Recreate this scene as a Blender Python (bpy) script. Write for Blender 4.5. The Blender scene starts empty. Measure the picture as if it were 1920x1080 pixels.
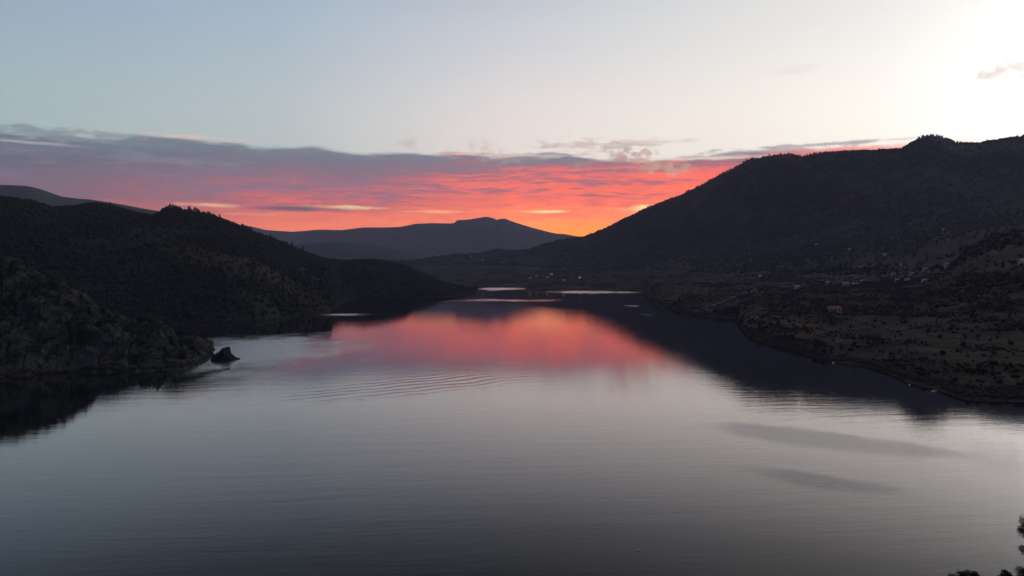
import bpy, math, random
import numpy as np

# ------------------------------------------------------------------ camera
SC = bpy.context.scene
COL = SC.collection
F_PX, CX, CY, CAM_H = 1320.0, 960.0, 540.0, 60.0          # focal length in photo pixels, drone height in metres
PITCH = math.atan(40.0 / F_PX)
cam_data = bpy.data.cameras.new("camera")
cam_data.sensor_width = 36.0
cam_data.lens = 36.0 * F_PX / 1920.0
cam_data.clip_start = 1.0
cam_data.clip_end = 80000.0
cam = bpy.data.objects.new("camera", cam_data)
cam.location = (0, 0, CAM_H)
cam.rotation_euler = (math.pi / 2 - PITCH, 0, 0)
COL.objects.link(cam)
SC.camera = cam

# ------------------------------------------------------------------ node helpers
class E:
    """a shader value: number or node socket, with arithmetic"""
    tree = None
    def __init__(self, s): self.s = s
    @staticmethod
    def put(sock, v):
        if isinstance(v, E): v = v.s
        if isinstance(v, (int, float)): sock.default_value = v
        elif isinstance(v, tuple):
            sock.default_value = v if len(v) == len(sock.default_value) else (v + (1.0,))[:len(sock.default_value)]
        else: E.tree.links.new(v, sock)
    @staticmethod
    def math(op, a, b=0.0, c=0.0):
        n = E.tree.nodes.new('ShaderNodeMath'); n.operation = op
        for k, v in enumerate((a, b, c)): E.put(n.inputs[k], v)
        return E(n.outputs[0])
    def __add__(s, o): return E.math('ADD', s, o)
    def __radd__(s, o): return E.math('ADD', o, s)
    def __sub__(s, o): return E.math('SUBTRACT', s, o)
    def __rsub__(s, o): return E.math('SUBTRACT', o, s)
    def __mul__(s, o): return E.math('MULTIPLY', s, o)
    def __rmul__(s, o): return E.math('MULTIPLY', o, s)
    def __truediv__(s, o): return E.math('DIVIDE', s, o)

def smooth(v, a, b, lo=0.0, hi=1.0):
    n = E.tree.nodes.new('ShaderNodeMapRange'); n.interpolation_type = 'SMOOTHSTEP'
    E.put(n.inputs['Value'], v)
    if a > b: a, b, lo, hi = b, a, hi, lo
    for k, x in (('From Min', a), ('From Max', b), ('To Min', lo), ('To Max', hi)): n.inputs[k].default_value = x
    return E(n.outputs[0])
def lin(v, a, b, lo=0.0, hi=1.0):
    n = E.tree.nodes.new('ShaderNodeMapRange')
    E.put(n.inputs['Value'], v)
    for k, x in (('From Min', a), ('From Max', b), ('To Min', lo), ('To Max', hi)): n.inputs[k].default_value = x
    return E(n.outputs[0])
def vec(x, y, z=0.0):
    n = E.tree.nodes.new('ShaderNodeCombineXYZ')
    for k, v in enumerate((x, y, z)): E.put(n.inputs[k], v)
    return E(n.outputs[0])
def noise(v, scale=1.0, detail=4.0, rough=0.55, dist=0.0):
    n = E.tree.nodes.new('ShaderNodeTexNoise')
    E.put(n.inputs['Vector'], v)
    n.inputs['Scale'].default_value = scale; n.inputs['Detail'].default_value = detail
    n.inputs['Roughness'].default_value = rough; n.inputs['Distortion'].default_value = dist
    return E(n.outputs[0])
def mixc(f, a, b):
    n = E.tree.nodes.new('ShaderNodeMix'); n.data_type = 'RGBA'; n.clamp_factor = True
    E.put(n.inputs[0], f); E.put(n.inputs[6], a); E.put(n.inputs[7], b)
    return E(n.outputs[2])
def addc(a, b, f=1.0):
    n = E.tree.nodes.new('ShaderNodeMix'); n.data_type = 'RGBA'; n.blend_type = 'ADD'
    E.put(n.inputs[0], f); E.put(n.inputs[6], a); E.put(n.inputs[7], b)
    return E(n.outputs[2])
def scalec(a, f):
    n = E.tree.nodes.new('ShaderNodeVectorMath'); n.operation = 'SCALE'
    E.put(n.inputs[0], a); E.put(n.inputs['Scale'], f)
    return E(n.outputs[0])
def s2l(c):
    return tuple((x / 255 / 12.92 if x <= 10 else ((x / 255 + 0.055) / 1.055) ** 2.4) for x in c)
def ramp(v, stops, mul=4.0):
    """colour ramp; stops are (position 0..1, linear rgb); stored divided by mul and scaled back so they may exceed 1"""
    n = E.tree.nodes.new('ShaderNodeValToRGB'); n.color_ramp.interpolation = 'LINEAR'
    el = n.color_ramp.elements
    while len(el) < len(stops): el.new(0.5)
    for e, (p, c) in zip(el, sorted(stops)):
        e.position = p; e.color = tuple(x / mul for x in c) + (1.0,)
    E.put(n.inputs[0], v)
    return scalec(E(n.outputs[0]), mul)

def pix_dir(px, py):
    X, Y = (px - CX) / F_PX, (CY - py) / F_PX
    cp, sp = math.cos(PITCH), math.sin(PITCH)
    return X, cp + Y * sp, -sp + Y * cp
def azel(px, py):
    x, y, z = pix_dir(px, py)
    return math.degrees(math.atan2(x, y)), math.degrees(math.atan2(z, math.hypot(x, y)))

# ------------------------------------------------------------------ world: clear dusk sky, sunset cloud bank
world = bpy.data.worlds.new("World"); SC.world = world; world.use_nodes = True
wt = world.node_tree; wt.nodes.clear(); E.tree = wt
SUN_AZ = 45.0                                             # the sun went down to the right, behind the big hill
tc = wt.nodes.new('ShaderNodeTexCoord')
sep = wt.nodes.new('ShaderNodeSeparateXYZ'); wt.links.new(tc.outputs['Generated'], sep.inputs[0])
dx, dy, dz = (E(sep.outputs[k]) for k in range(3))
U = E.math('ARCTAN2', dx, dy) * (180 / math.pi)           # azimuth in degrees, 0 straight down the lake
V = E.math('ARCSINE', dz) * (180 / math.pi)               # elevation in degrees
dd = E.math('ABSOLUTE', E.math('WRAP', U - SUN_AZ, 180.0, -180.0)) / 180.0
low = ramp(dd, [(0.0, (4.0, 3.8, 3.5)), (.03, (2.9, 2.75, 2.55)), (.05, (1.80, 1.71, 1.58)), (.068, (1.57, 1.48, 1.36)), (.085, (1.42, 1.335, 1.22)), (.10, (1.33, 1.245, 1.13)), (.125, (1.27, 1.18, 1.065)), (.15, (1.20, 1.10, .985)), (.20, (1.12, 1.01, .915)), (.25, (1.04, .92, .86)),
                (.35, (.62, .68, .68)), (.45, (.475, .60, .61)), (.62, (.13, .17, .20)), (.8, (.045, .056, .078)), (1.0, (.033, .04, .06))])
high = ramp(dd, [(0.0, (1.75, 1.72, 1.64)), (.03, (1.38, 1.35, 1.29)), (.05, (1.18, 1.155, 1.11)), (.068, (1.06, 1.04, 1.0)), (.085, (.985, .97, .94)), (.10, (.94, .925, .90)), (.125, (.885, .875, .855)), (.15, (.84, .835, .825)), (.25, (.64, .675, .735)),
                 (.35, (.43, .535, .65)), (.45, (.315, .44, .575)), (.62, (.11, .16, .22)), (.8, (.04, .056, .09)), (1.0, (.03, .04, .068))])
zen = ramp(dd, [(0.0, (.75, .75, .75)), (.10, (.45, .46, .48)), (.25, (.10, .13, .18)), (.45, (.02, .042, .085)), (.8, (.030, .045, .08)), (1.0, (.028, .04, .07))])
horiz = ramp(dd, [(0.0, (2.6, 1.8, .9)), (.12, (1.9, 1.0, .45)), (.25, (1.4, .66, .22)), (.40, (.7, .36, .22)), (.55, (.16, .11, .12)), (1.0, (.035, .04, .055))])
sky = mixc(smooth(V, 8.0, 21.0), low, high)
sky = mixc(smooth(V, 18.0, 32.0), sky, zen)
sky = mixc(smooth(V, 7.5, 2.5), sky, horiz)
# faint physical twilight under it
nis = wt.nodes.new('ShaderNodeTexSky'); nis.sky_type = 'NISHITA'; nis.sun_disc = False
nis.sun_elevation = math.radians(-2.0); nis.sun_rotation = math.radians(SUN_AZ); nis.altitude = 300
sky = addc(sky, scalec(E(nis.outputs[0]), 0.05))

# cloud bank: a flat deck lit red from below
def nn(v, detail, rough=.6):
    e = noise(v, 1.0, detail, rough); e.s.node.noise_dimensions = '2D'
    return lin(e, .28, .72, -1.0, 1.0)
def sq(e): return E.math('MULTIPLY', e, e)
wob = nn(vec(U * 0.05 + 3.1, V * 0.15), 1.0)
Vd = V + wob * .35
fine = nn(vec(U * 0.50 + 5.2, Vd * 5.0 + wob * .6), 4.0, .68)
streak = nn(vec(U * 0.16 + 1.3, Vd * 1.9), 4.0, .64)
edge = nn(vec(U * 0.11 + 9.4, V * 0.35), 2.0, .5)
rag = nn(vec(U * 0.45 + 2.2, V * 1.6 + wob * .5), 4.0, .68)
puff = nn(vec(U * 1.1 + 4.4, V * 1.7 + rag * .25), 4.0, .66)
def K(c, k): return tuple(x * k for x in s2l(c))
tL = [(0.0, K((180, 110, 108), 1.35)), (.25, K((188, 112, 115), 1.35)), (.40, K((164, 112, 122), 1.25)), (.50, K((138, 109, 122), 1.2)), (.62, K((122, 110, 124), 1.18)),
      (.74, K((107, 110, 128), 1.15)), (.85, K((107, 120, 135), 1.15)), (1.0, K((124, 136, 145), 1.15))]
tM = [(0.0, K((246, 126, 82), 1.85)), (.25, K((252, 130, 86), 1.85)), (.40, K((246, 122, 94), 1.65)), (.52, K((214, 108, 106), 1.42)), (.62, K((178, 110, 120), 1.35)),
      (.72, K((148, 113, 126), 1.25)), (.80, K((122, 118, 132), 1.2)), (.90, K((120, 126, 138), 1.2)), (1.0, K((132, 138, 147), 1.2))]
tR = [(0.0, (2.3, .62, .06)), (.22, (2.3, .62, .09)), (.32, (2.15, .56, .15)), (.42, (2.0, .45, .17)), (.50, (1.7, .30, .155)), (.66, (1.5, .24, .15)),
      (.74, K((238, 116, 110), 1.25)), (.81, K((172, 118, 126), 1.22)), (.87, K((130, 128, 140), 1.2)), (1.0, K((144, 144, 150), 1.2))]
tilt = V + lin(U, -36.0, 14.0, 0.45, 0.0)               # the red reaches higher to the right
q = (tilt + streak * .62 + fine * .30) * 0.1
bank = mixc(smooth(U, -36.0, -15.0), ramp(q, tL), ramp(q, tM))
bank = mixc(smooth(U, -14.0, 4.0), bank, ramp(q, tR))
# grey-mauve ripples through the red, deeper red between them
bank = mixc(smooth(streak * .62 + fine * .5, -.35, .75) * smooth(V, 4.3, 5.8) * smooth(V, 9.0, 7.0) * .85, bank, mixc(smooth(U, -20.0, 8.0), K((140, 116, 134), 1.25), K((168, 112, 122), 1.25)))
bank = mixc(smooth(streak * .5 - fine * .6, .1, .9) * smooth(V, 8.2, 6.0) * .35, bank, scalec(bank, 1.25))
bank = mixc(smooth(U, -60.0, -110.0), bank, (.06, .065, .09))
top = 9.0 + edge * .42 + smooth(U, 2.0, 12.0) * -.35
lip = V + fine * .09 + rag * .06 - top
bank_mask = smooth(lip, 0.09, -0.28) * smooth(U + edge * 3.0, 31.0, 25.0) * smooth(U, -150.0, -100.0)
sky = mixc(bank_mask, sky, scalec(bank, 1.07))

def blob(px, py, wx, wy, ragged, nz):
    """soft cloud patch centred on the direction of a photo point; sizes in degrees"""
    a, e = azel(px, py)
    r = E.math('SQRT', sq((U - a) * (1 / wx)) + sq((V - e) * (1 / wy)))
    return smooth(r + nz * ragged, 1.25, 0.15)
# clear slits low in the bank, glowing yellow
slit = ramp(dd, [(0.0, (2.4, 1.8, .9)), (.2, (2.1, 1.42, .60)), (.35, (1.5, .98, .50)), (.45, (1.15, .72, .45)), (1.0, (.2, .15, .1))])
for px, py, wx, wy, st in ((395, 385, 2.6, .15, .75), (640, 389, 3.6, .20, .9), (1030, 397, 2.3, .15, 1.0), (1215, 392, 2.6, .32, .9), (820, 397, 3.5, .13, .4), (480, 402, 3.0, .10, .3)):
    sky = mixc(blob(px, py, wx, wy, .45, rag) * st, sky, slit)
sky = mixc(blob(1100, 438, 5.5, 1.0, .2, rag) * 0.75, sky, (2.3, .66, .04))
# low dark lens of cloud, feathered streaks on top of the deck
for px, py, wx, wy, rg, st, c in (
        (555, 391, 4.8, .27, .22, 1.0, K((118, 98, 114), 1.45)),
        (30, 246, 6.0, .42, .9, .75, K((140, 150, 156), 1.2)),
        (170, 250, 4.0, .32, .9, .70, K((138, 150, 156), 1.2)),
        (45, 266, 4.0, .12, .6, .45, K((206, 198, 198), 1.2)),
        (380, 258, 4.5, .18, .8, .60, K((236, 196, 184), 1.2)),
        (300, 300, 6.0, .35, .9, .35, K((150, 150, 160), 1.2)),
        (1000, 292, 4.0, .20, .7, .75, K((222, 200, 190), 1.2)),
        (1110, 272, 4.2, .44, .9, .62, K((198, 172, 168), 1.2)),
        (1215, 266, 3.2, .32, .9, .42, K((204, 180, 170), 1.2)),
        (1330, 296, 6.0, .16, .6, .85, K((240, 228, 214), 1.2)),
        (1440, 284, 5.0, .22, .8, .7, K((170, 160, 164), 1.2)),
        (870, 288, 1.8, .16, .4, .85, K((252, 180, 142), 1.25)),
        (1590, 283, 7.5, .36, .3, .9, (1.18, .31, .24)),
        (1540, 271, 6.0, .18, .6, .8, K((176, 162, 166), 1.2))):
    sky = mixc(blob(px, py, wx, wy, rg, rag) * st, sky, c)
# small ragged scud in front of it
for px, py, wx, wy, st, c in (
        (768, 269, .95, .36, .45, K((176, 150, 150), 1.2)),
        (905, 276, .85, .62, .66, K((192, 162, 158), 1.2)),
        (940, 296, 1.6, .48, .62, K((204, 170, 164), 1.2)),
        (1165, 291, 1.3, .70, 1.0, K((172, 140, 136), 1.2)),
        (1188, 300, 1.7, .70, 1.0, K((192, 150, 142), 1.2)),
        (1220, 309, 2.0, .66, 1.0, K((216, 164, 148), 1.25)),
        (1262, 318, 1.5, .55, .9, K((218, 176, 150), 1.25)),
        (1090, 308, .9, .35, .5, K((206, 170, 158), 1.2)),
        (1495, 131, 1.7, .38, .30, K((214, 206, 206), 1.1)),
        (1870, 140, 2.2, .40, .7, K((236, 222, 216), 1.1)),
        (1905, 128, 2.2, .45, .8, K((230, 212, 206), 1.1))):
    sky = mixc(blob(px, py, wx, wy, .95, puff) * (st * .58), sky, c)
sky = mixc(smooth(V, 0.0, -3.0), sky, (.05, .05, .06))
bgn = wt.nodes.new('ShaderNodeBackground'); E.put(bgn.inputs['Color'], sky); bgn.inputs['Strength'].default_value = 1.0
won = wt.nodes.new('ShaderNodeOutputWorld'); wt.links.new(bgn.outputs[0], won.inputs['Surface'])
world.cycles.sampling_method = 'MANUAL'; world.cycles.sample_map_resolution = 1024

SC.view_settings.view_transform = 'Standard'; SC.view_settings.look = 'None'
SC.view_settings.exposure = 0.0; SC.view_settings.gamma = 1.0
SC.cycles.use_denoising = True
SC.cycles.use_adaptive_sampling = True; SC.cycles.adaptive_threshold = 0.02; SC.cycles.adaptive_min_samples = 32
SC.cycles.max_bounces = 3; SC.cycles.diffuse_bounces = 1; SC.cycles.glossy_bounces = 2; SC.cycles.volume_bounces = 0
SC.cycles.caustics_reflective = False; SC.cycles.caustics_refractive = False

# ------------------------------------------------------------------ numpy noise
rng = np.random.default_rng(7); random.seed(7)
PERM = rng.permutation(512).astype(np.int64)
PERM = np.concatenate([PERM, PERM])
GX = np.cos(np.arange(512) * 2.399963); GY = np.sin(np.arange(512) * 2.399963)
def perlin(x, y):
    xi = np.floor(x).astype(np.int64); yi = np.floor(y).astype(np.int64)
    xf, yf = x - xi, y - yi
    u = xf ** 3 * (xf * (xf * 6 - 15) + 10); v = yf ** 3 * (yf * (yf * 6 - 15) + 10)
    def g(ix, iy, fx, fy):
        h = PERM[(PERM[ix & 511] + iy) & 511]
        return GX[h] * fx + GY[h] * fy
    n00 = g(xi, yi, xf, yf); n10 = g(xi + 1, yi, xf - 1, yf)
    n01 = g(xi, yi + 1, xf, yf - 1); n11 = g(xi + 1, yi + 1, xf - 1, yf - 1)
    return ((n00 * (1 - u) + n10 * u) * (1 - v) + (n01 * (1 - u) + n11 * u) * v) * 1.5
def fbm(x, y, octv=5, gain=0.5):
    s = 0.0; a = 1.0; t = 0.0
    for k in range(octv):
        s = s + a * perlin(x * 2 ** k + 17.3 * k, y * 2 ** k - 9.1 * k); t += a; a *= gain
    return s / t
def ridged(x, y, octv=5, gain=0.5):
    s = 0.0; a = 1.0; t = 0.0
    for k in range(octv):
        s = s + a * (1 - 2 * np.abs(perlin(x * 2 ** k + 31.7 * k, y * 2 ** k + 5.3 * k))); t += a; a *= gain
    return s / t

# ------------------------------------------------------------------ object helpers
def mat(name, rough=0.9, spec=0.2):
    m = bpy.data.materials.new(name); m.use_nodes = True
    t = m.node_tree; E.tree = t
    b = t.nodes['Principled BSDF']; b.inputs['Roughness'].default_value = rough
    b.inputs['Specular IOR Level'].default_value = spec
    return m, b
def position():
    n = E.tree.nodes.new('ShaderNodeNewGeometry'); return E(n.outputs['Position'])
def mesh_obj(name, verts, faces, material=None, parent=None, smooth_shade=False):
    me = bpy.data.meshes.new(name)
    verts = np.asarray(verts, dtype=np.float32); faces = np.asarray(faces, dtype=np.int32)
    k = faces.shape[1]
    me.vertices.add(len(verts)); me.vertices.foreach_set('co', verts.ravel())
    me.loops.add(faces.size); me.loops.foreach_set('vertex_index', faces.ravel())
    me.polygons.add(len(faces))
    me.polygons.foreach_set('loop_start', np.arange(0, faces.size, k, dtype=np.int32))
    me.polygons.foreach_set('loop_total', np.full(len(faces), k, dtype=np.int32))
    if smooth_shade: me.polygons.foreach_set('use_smooth', np.ones(len(faces), dtype=bool))
    me.update(); me.validate()
    o = bpy.data.objects.new(name, me); COL.objects.link(o)
    if material: me.materials.append(material)
    if parent: o.parent = parent
    return o
def poly_obj(name, verts, faces, material=None, parent=None):
    me = bpy.data.meshes.new(name); me.from_pydata(verts, [], faces); me.update()
    o = bpy.data.objects.new(name, me); COL.objects.link(o)
    if material: me.materials.append(material)
    if parent: o.parent = parent
    return o
def tag(o, label=None, cat=None, group=None, kind=None):
    if label: o['label'] = label
    if cat: o['category'] = cat
    if group: o['group'] = group
    if kind: o['kind'] = kind
    return o
def empty(name, loc, rz=0.0):
    o = bpy.data.objects.new(name, None); o.empty_display_size = 0.5
    COL.objects.link(o); o.location = loc; o.rotation_euler = (0, 0, rz); return o
def colour_attr(o, cols):
    a = o.data.color_attributes.new('cover', 'FLOAT_COLOR', 'POINT')
    c = np.ones((len(cols), 4), dtype=np.float32); c[:, :3] = cols
    a.data.foreach_set('color', c.ravel())

# ------------------------------------------------------------------ materials of the land
def land_material(name, s1, s2, bump=0.6):
    """ground cover comes from the 'cover' attribute; the nodes add tufts, stones and grain"""
    m, b = mat(name, 0.95, 0.1)
    at = E.tree.nodes.new('ShaderNodeAttribute'); at.attribute_name = 'cover'
    p = position()
    n1 = noise(p, s1, 5.0, 0.65); n2 = noise(p, s2, 4.0, 0.6)
    f = lin(n1 * 0.6 + n2 * 0.4, 0.32, 0.68, 0.45, 1.55)
    E.put(b.inputs['Base Color'], scalec(E(at.outputs['Color']), f))
    bp = E.tree.nodes.new('ShaderNodeBump'); bp.inputs['Distance'].default_value = bump
    E.put(bp.inputs['Height'], n1 + n2 * 0.5); E.tree.links.new(bp.outputs[0], b.inputs['Normal'])
    return m
M_near = land_material('rocky_scrub', 0.22, 0.9, 1.2)
M_land = land_material('hill_scrub', 0.06, 0.3, 3.0)
M_far = land_material('far_scrub', 0.008, 0.04, 12.0)

# ------------------------------------------------------------------ terrain: height profiles through surveyed lines
def zof(px, py, depth):
    x, y, z = pix_dir(px, py); return CAM_H + depth * z / y
def rof(px, py):
    x, y, z = pix_dir(px, py); return x / y
def shore_depth(py):
    x, y, z = pix_dir(960, py); return CAM_H * y / -z
def line(pts, shore=False):
    """points (photo x, photo y, metres down the valley) -> arrays of bearing ratio, depth, height"""
    out = []
    for p in pts:
        if shore:
            d = p[2] if len(p) > 2 else shore_depth(p[1]); out.append((rof(p[0], 560), d, 0.3))
        else: out.append((rof(p[0], p[1]), p[2], zof(*p)))
    return np.array(out).T
def at(l, r): return np.interp(r, l[0], l[1]), np.interp(r, l[0], l[2])

def hermite(dk, zk, rows):
    """monotone cubic profile; dk, zk: (levels, columns); rows: list of (level index, t)"""
    h = np.diff(dk, axis=0); s = np.diff(zk, axis=0) / h
    m = np.zeros_like(dk); m[0] = s[0]; m[-1] = s[-1]
    w1 = 2 * h[1:] + h[:-1]; w2 = h[1:] + 2 * h[:-1]
    ok = s[1:] * s[:-1] > 0
    with np.errstate(divide='ignore', invalid='ignore'):
        hm = (w1 + w2) / (w1 / s[:-1] + w2 / s[1:])
    m[1:-1] = np.where(ok, hm, 0)
    D, Z = [], []
    for k, t in rows:
        d = dk[k] + h[k] * t
        h00, h10, h01, h11 = 2*t**3-3*t*t+1, t**3-2*t*t+t, -2*t**3+3*t*t, t**3-t*t
        D.append(d); Z.append(h00*zk[k] + h10*h[k]*m[k] + h01*zk[k+1] + h11*h[k]*m[k+1])
    return np.array(D), np.array(Z)

class Terrain:
    def __init__(s, name, px0, px1, ncol, levels, counts, amps, relief, cover, material):
        r = np.linspace((px0 - CX) / F_PX, (px1 - CX) / F_PX, ncol)
        dk, zk = [], []
        for l in levels:
            d, z = l(r, dk, zk) if callable(l) else at(l, r)
            if dk: d = np.maximum(d, dk[-1] + 3.0)
            dk.append(d); zk.append(z)
        dk, zk = np.array(dk), np.array(zk)
        rows = [(k, i / n) for k, n in enumerate(counts) for i in range(n)] + [(len(counts) - 1, 1.0)]
        D, Z = hermite(dk, zk, rows)
        lv = np.array([k + t for k, t in rows])
        amp = np.interp(lv, np.arange(len(amps)), amps)[:, None]
        X = r[None, :] * D
        Z = Z + amp * relief(X, D, lv[:, None])
        s.X, s.Y, s.Z, s.r, s.lv, s.name = X, D, Z, r, lv, name
        nr, nc = X.shape
        idx = np.arange(nr * nc).reshape(nr, nc)
        f = np.stack([idx[:-1, :-1], idx[:-1, 1:], idx[1:, 1:], idx[1:, :-1]], -1).reshape(-1, 4)
        s.obj = mesh_obj(name, np.stack([X, D, Z], -1).reshape(-1, 3), f, material, None, True)
        s.cov = cover(X, D, Z, lv[:, None] + 0 * X)
        colour_attr(s.obj, s.cov.reshape(-1, 3))
        tag(s.obj, kind='structure')
    def photo_y(s):
        zz = (s.Z - CAM_H) / s.Y
        cp, sp = math.cos(PITCH), math.sin(PITCH)
        Y = (zz * cp + sp) / (cp - zz * sp)
        return CY - Y * F_PX
    def hit(s, px, py, rowmin=0.0):
        """first ground point of the slope in the direction of a photo point"""
        c = int(np.clip(np.searchsorted(s.r, rof(px, py)), 0, len(s.r) - 1))
        if not hasattr(s, 'py'): s.py = s.photo_y()
        col = s.py[:, c]
        ok = np.where((col[1:] <= py) & (col[:-1] > py) & (s.lv[1:] >= rowmin))[0]
        i = ok[0] + 1 if len(ok) else int(np.argmin(np.abs(col - py)))
        y = s.Y[i, c]
        return np.array([rof(px, py) * y, y, s.Z[i, c]])
    def sample(s, n, weight=None):
        """n random surface points, even by area (times weight)"""
        P = np.stack([s.X, s.Y, s.Z], -1)
        a, b, c = P[:-1, :-1], P[:-1, 1:], P[1:, :-1]
        ar = np.linalg.norm(np.cross(b - a, c - a), axis=-1)
        if weight is not None: ar = ar * weight[:-1, :-1]
        p = ar.ravel() / ar.sum()
        k = rng.choice(p.size, n, p=p)
        i, j = np.unravel_index(k, ar.shape)
        u, v = rng.random((n, 1)), rng.random((n, 1))
        return a[i, j] + u * (b[i, j] - a[i, j]) + v * (c[i, j] - a[i, j])

def lerp3(a, b, t): return np.array(a) * (1 - t[..., None]) + np.array(b) * t[..., None]
def sst(x, a, b):
    t = np.clip((x - a) / (b - a), 0, 1); return t * t * (3 - 2 * t)
def skirt(l, back=18.0, z=-5.0):
    return lambda r, dk, zk: (at(l, r)[0] - back, 0 * r + z)
def behind(dist, frac, floor=-6.0):
    return lambda r, dk, zk: (dk[-1] + dist, np.maximum(zk[-1] * frac, floor))
SOIL, GRASS, DRY, ROCK, WOOD, HEATH = (.040, .030, .024), (.046, .044, .028), (.085, .066, .042), (.070, .066, .060), (.018, .023, .018), (.044, .031, .027)

# ---- far mountains
def cover_far(base, alt):
    def f(X, Y, Z, L):
        n = fbm(X / 420, Y / 420, 5) ; return lerp3(base, alt, sst(n, -.1, .35))
    return f
rel_far = lambda X, Y, L: ridged(X / 900, Y / 900, 6, .55) * .6 + fbm(X / 120, Y / 120, 4) * .25
SKY_FAR = [(100, 470), (300, 440), (420, 424), (470, 425), (500, 432), (550, 435), (600, 431), (640, 432), (680, 427), (720, 427), (750, 426), (780, 420), (812, 419),
           (845, 419.5), (852, 418.5), (857, 413.5), (880, 412), (899, 408.8), (912, 406.5), (924, 409.5), (931, 412.8), (938, 411), (947, 410.5), (957, 414.5), (970, 419), (1000, 428), (1040, 438), (1060, 439.5), (1078, 443), (1100, 446), (1150, 452), (1300, 470), (1500, 480)]
T_far = Terrain('far_mountain', 100, 1500, 560,
    [line([(100, 497, 6600), (1500, 497, 6600)]), line([(p, 0.45 * q + 0.55 * 492, 7800) for p, q in SKY_FAR]), line([(p, q, 9200) for p, q in SKY_FAR]), behind(1200, .4)],
    [26, 44, 10], [10, 34, 4, 40], rel_far, cover_far((.045, .04, .04), (.07, .06, .05)), M_far)
SKY_L = [(-600, 372), (-300, 352), (-100, 346), (0, 348), (50, 350), (80, 357), (115, 370), (150, 374), (165, 375), (230, 385), (270, 393), (300, 398), (360, 410), (480, 440), (560, 470)]
T_left_far = Terrain('distant_ridge', -600, 560, 420,
    [line([(-600, 490, 3300), (560, 500, 3300)]), line([(p, .5 * q + 240, 3900) for p, q in SKY_L]), line([(p, q, 4600) for p, q in SKY_L]), behind(1500, .4)],
    [16, 36, 8], [8, 36, 5, 20], rel_far, cover_far((.05, .05, .045), (.085, .075, .06)), M_far)
SKY_M = [(420, 470), (520, 463), (570, 457), (610, 455), (640, 453.5), (670, 457), (700, 459), (740, 467), (770, 474), (800, 481), (840, 492), (900, 505)]
T_mid = Terrain('middle_ridge', 420, 900, 300,
    [line([(420, 505, 4900), (900, 508, 4900)]), line([(p, q * .5 + 250, 5300) for p, q in SKY_M]), line([(p, q, 5800) for p, q in SKY_M]), behind(900, .3)],
    [14, 26, 6], [6, 22, 4, 10], rel_far, cover_far((.035, .037, .036), (.06, .052, .045)), M_far)

# ---- right hill with its lower slopes
SH_R = line([(700, 539), (890, 538), (990, 538), (1000, 541), (1100, 543), (1205, 545), (1215, 551), (1228, 563), (1250, 574), (1265, 580), (1302, 590), (1340, 594), (1380, 597), (1390, 612), (1407, 632),
             (1450, 647), (1497, 660), (1565, 677), (1632, 686), (1680, 703), (1710, 716), (1765, 730), (1815, 747), (1920, 751), (2100, 762), (2600, 800)], True)
R1 = line([(700, 522, 2600), (890, 522, 2600), (1000, 525, 2300), (1100, 528, 2000), (1205, 532, 1950), (1225, 538, 1450), (1265, 545, 1300), (1302, 548, 1200), (1380, 548, 1120), (1407, 560, 960), (1450, 568, 820),
           (1500, 575, 750), (1565, 590, 680), (1632, 600, 640), (1710, 602, 610), (1815, 582, 600), (1850, 572, 600), (1920, 562, 590), (2100, 550, 580), (2600, 520, 580)])
R2 = line([(700, 504, 3300), (890, 500, 3300), (1000, 505, 3000), (1100, 512, 2800), (1205, 512, 2500), (1265, 515, 2100), (1302, 518, 1900), (1380, 520, 1700), (1450, 525, 1450), (1565, 530, 1200), (1632, 532, 1100),
           (1710, 535, 1000), (1780, 537, 860), (1812, 526, 760), (1860, 512, 710), (1920, 504, 690), (2100, 490, 680), (2600, 460, 700)])
R3 = line([(700, 499, 3900), (890, 488, 3900), (1000, 490, 3600), (1100, 490, 3300), (1205, 485, 3000), (1302, 480, 2700), (1400, 478, 2400), (1500, 472, 2150), (1600, 463, 2050), (1700, 455, 1950), (1800, 445, 1880),
           (1920, 425, 1830), (2100, 400, 1700), (2600, 380, 1600)])
SKY_R = [(700, 508, 4500), (760, 500, 4450), (800, 492, 4400), (850, 482, 4350), (900, 475, 4300), (917, 469, 4250), (935, 467, 4200), (955, 470, 4150), (985, 469, 4050), (1000, 464, 4000), (1020, 456, 3950),
         (1045, 450, 3900), (1070, 445, 3850), (1090, 444, 3800), (1110, 437, 3760), (1150, 420, 3680), (1180, 405, 3620), (1200, 395, 3580), (1250, 374, 3480), (1280, 363, 3420), (1300, 353, 3380), (1325, 341, 3330),
         (1350, 326, 3280), (1375, 316, 3220), (1400, 301, 3160), (1410, 297, 3140), (1425, 297, 3110), (1440, 293, 3080), (1462, 290, 3050), (1480, 291, 3030), (1505, 294, 3020), (1530, 289, 3000), (1560, 287, 3000), (1600, 285, 3000),
         (1640, 285, 3000), (1670, 282, 3000), (1690, 281, 3000), (1702, 274, 3000), (1715, 266, 3000), (1732, 258, 3000), (1748, 256, 3000), (1762, 258.5, 3000), (1778, 264, 3000), (1792, 270, 3000), (1815, 272, 2980), (1835, 272, 2960),
         (1860, 268, 2940), (1890, 264, 2920), (1920, 260, 2900), (2100, 250, 2800), (2600, 230, 2700)]
RR = line([(a, b_ + 2.5, d) for a, b_, d in SKY_R])
def rel_right(X, Y, L):
    g = ridged(X / 520 + .2 * Y / 520, Y / 900, 5, .5)
    lo = fbm(X / 170, Y / 170, 5) * .8 + ridged(X / 80 + 3, Y / 110, 4, .55) * .85 + fbm(X / 16, Y / 16, 3) * .13
    return np.where(L > 2.6, g * .8 + fbm(X / 60, Y / 60, 4) * .15, lo)
def patch(X, Y, T, px, py, wpx, hy):
    """ellipse of ground around the spot seen at a photo point: half widths in metres"""
    c = T; return np.exp(-(((X - c[0]) / wpx) ** 2 + ((Y - c[1]) / hy) ** 2) ** 2)
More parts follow.
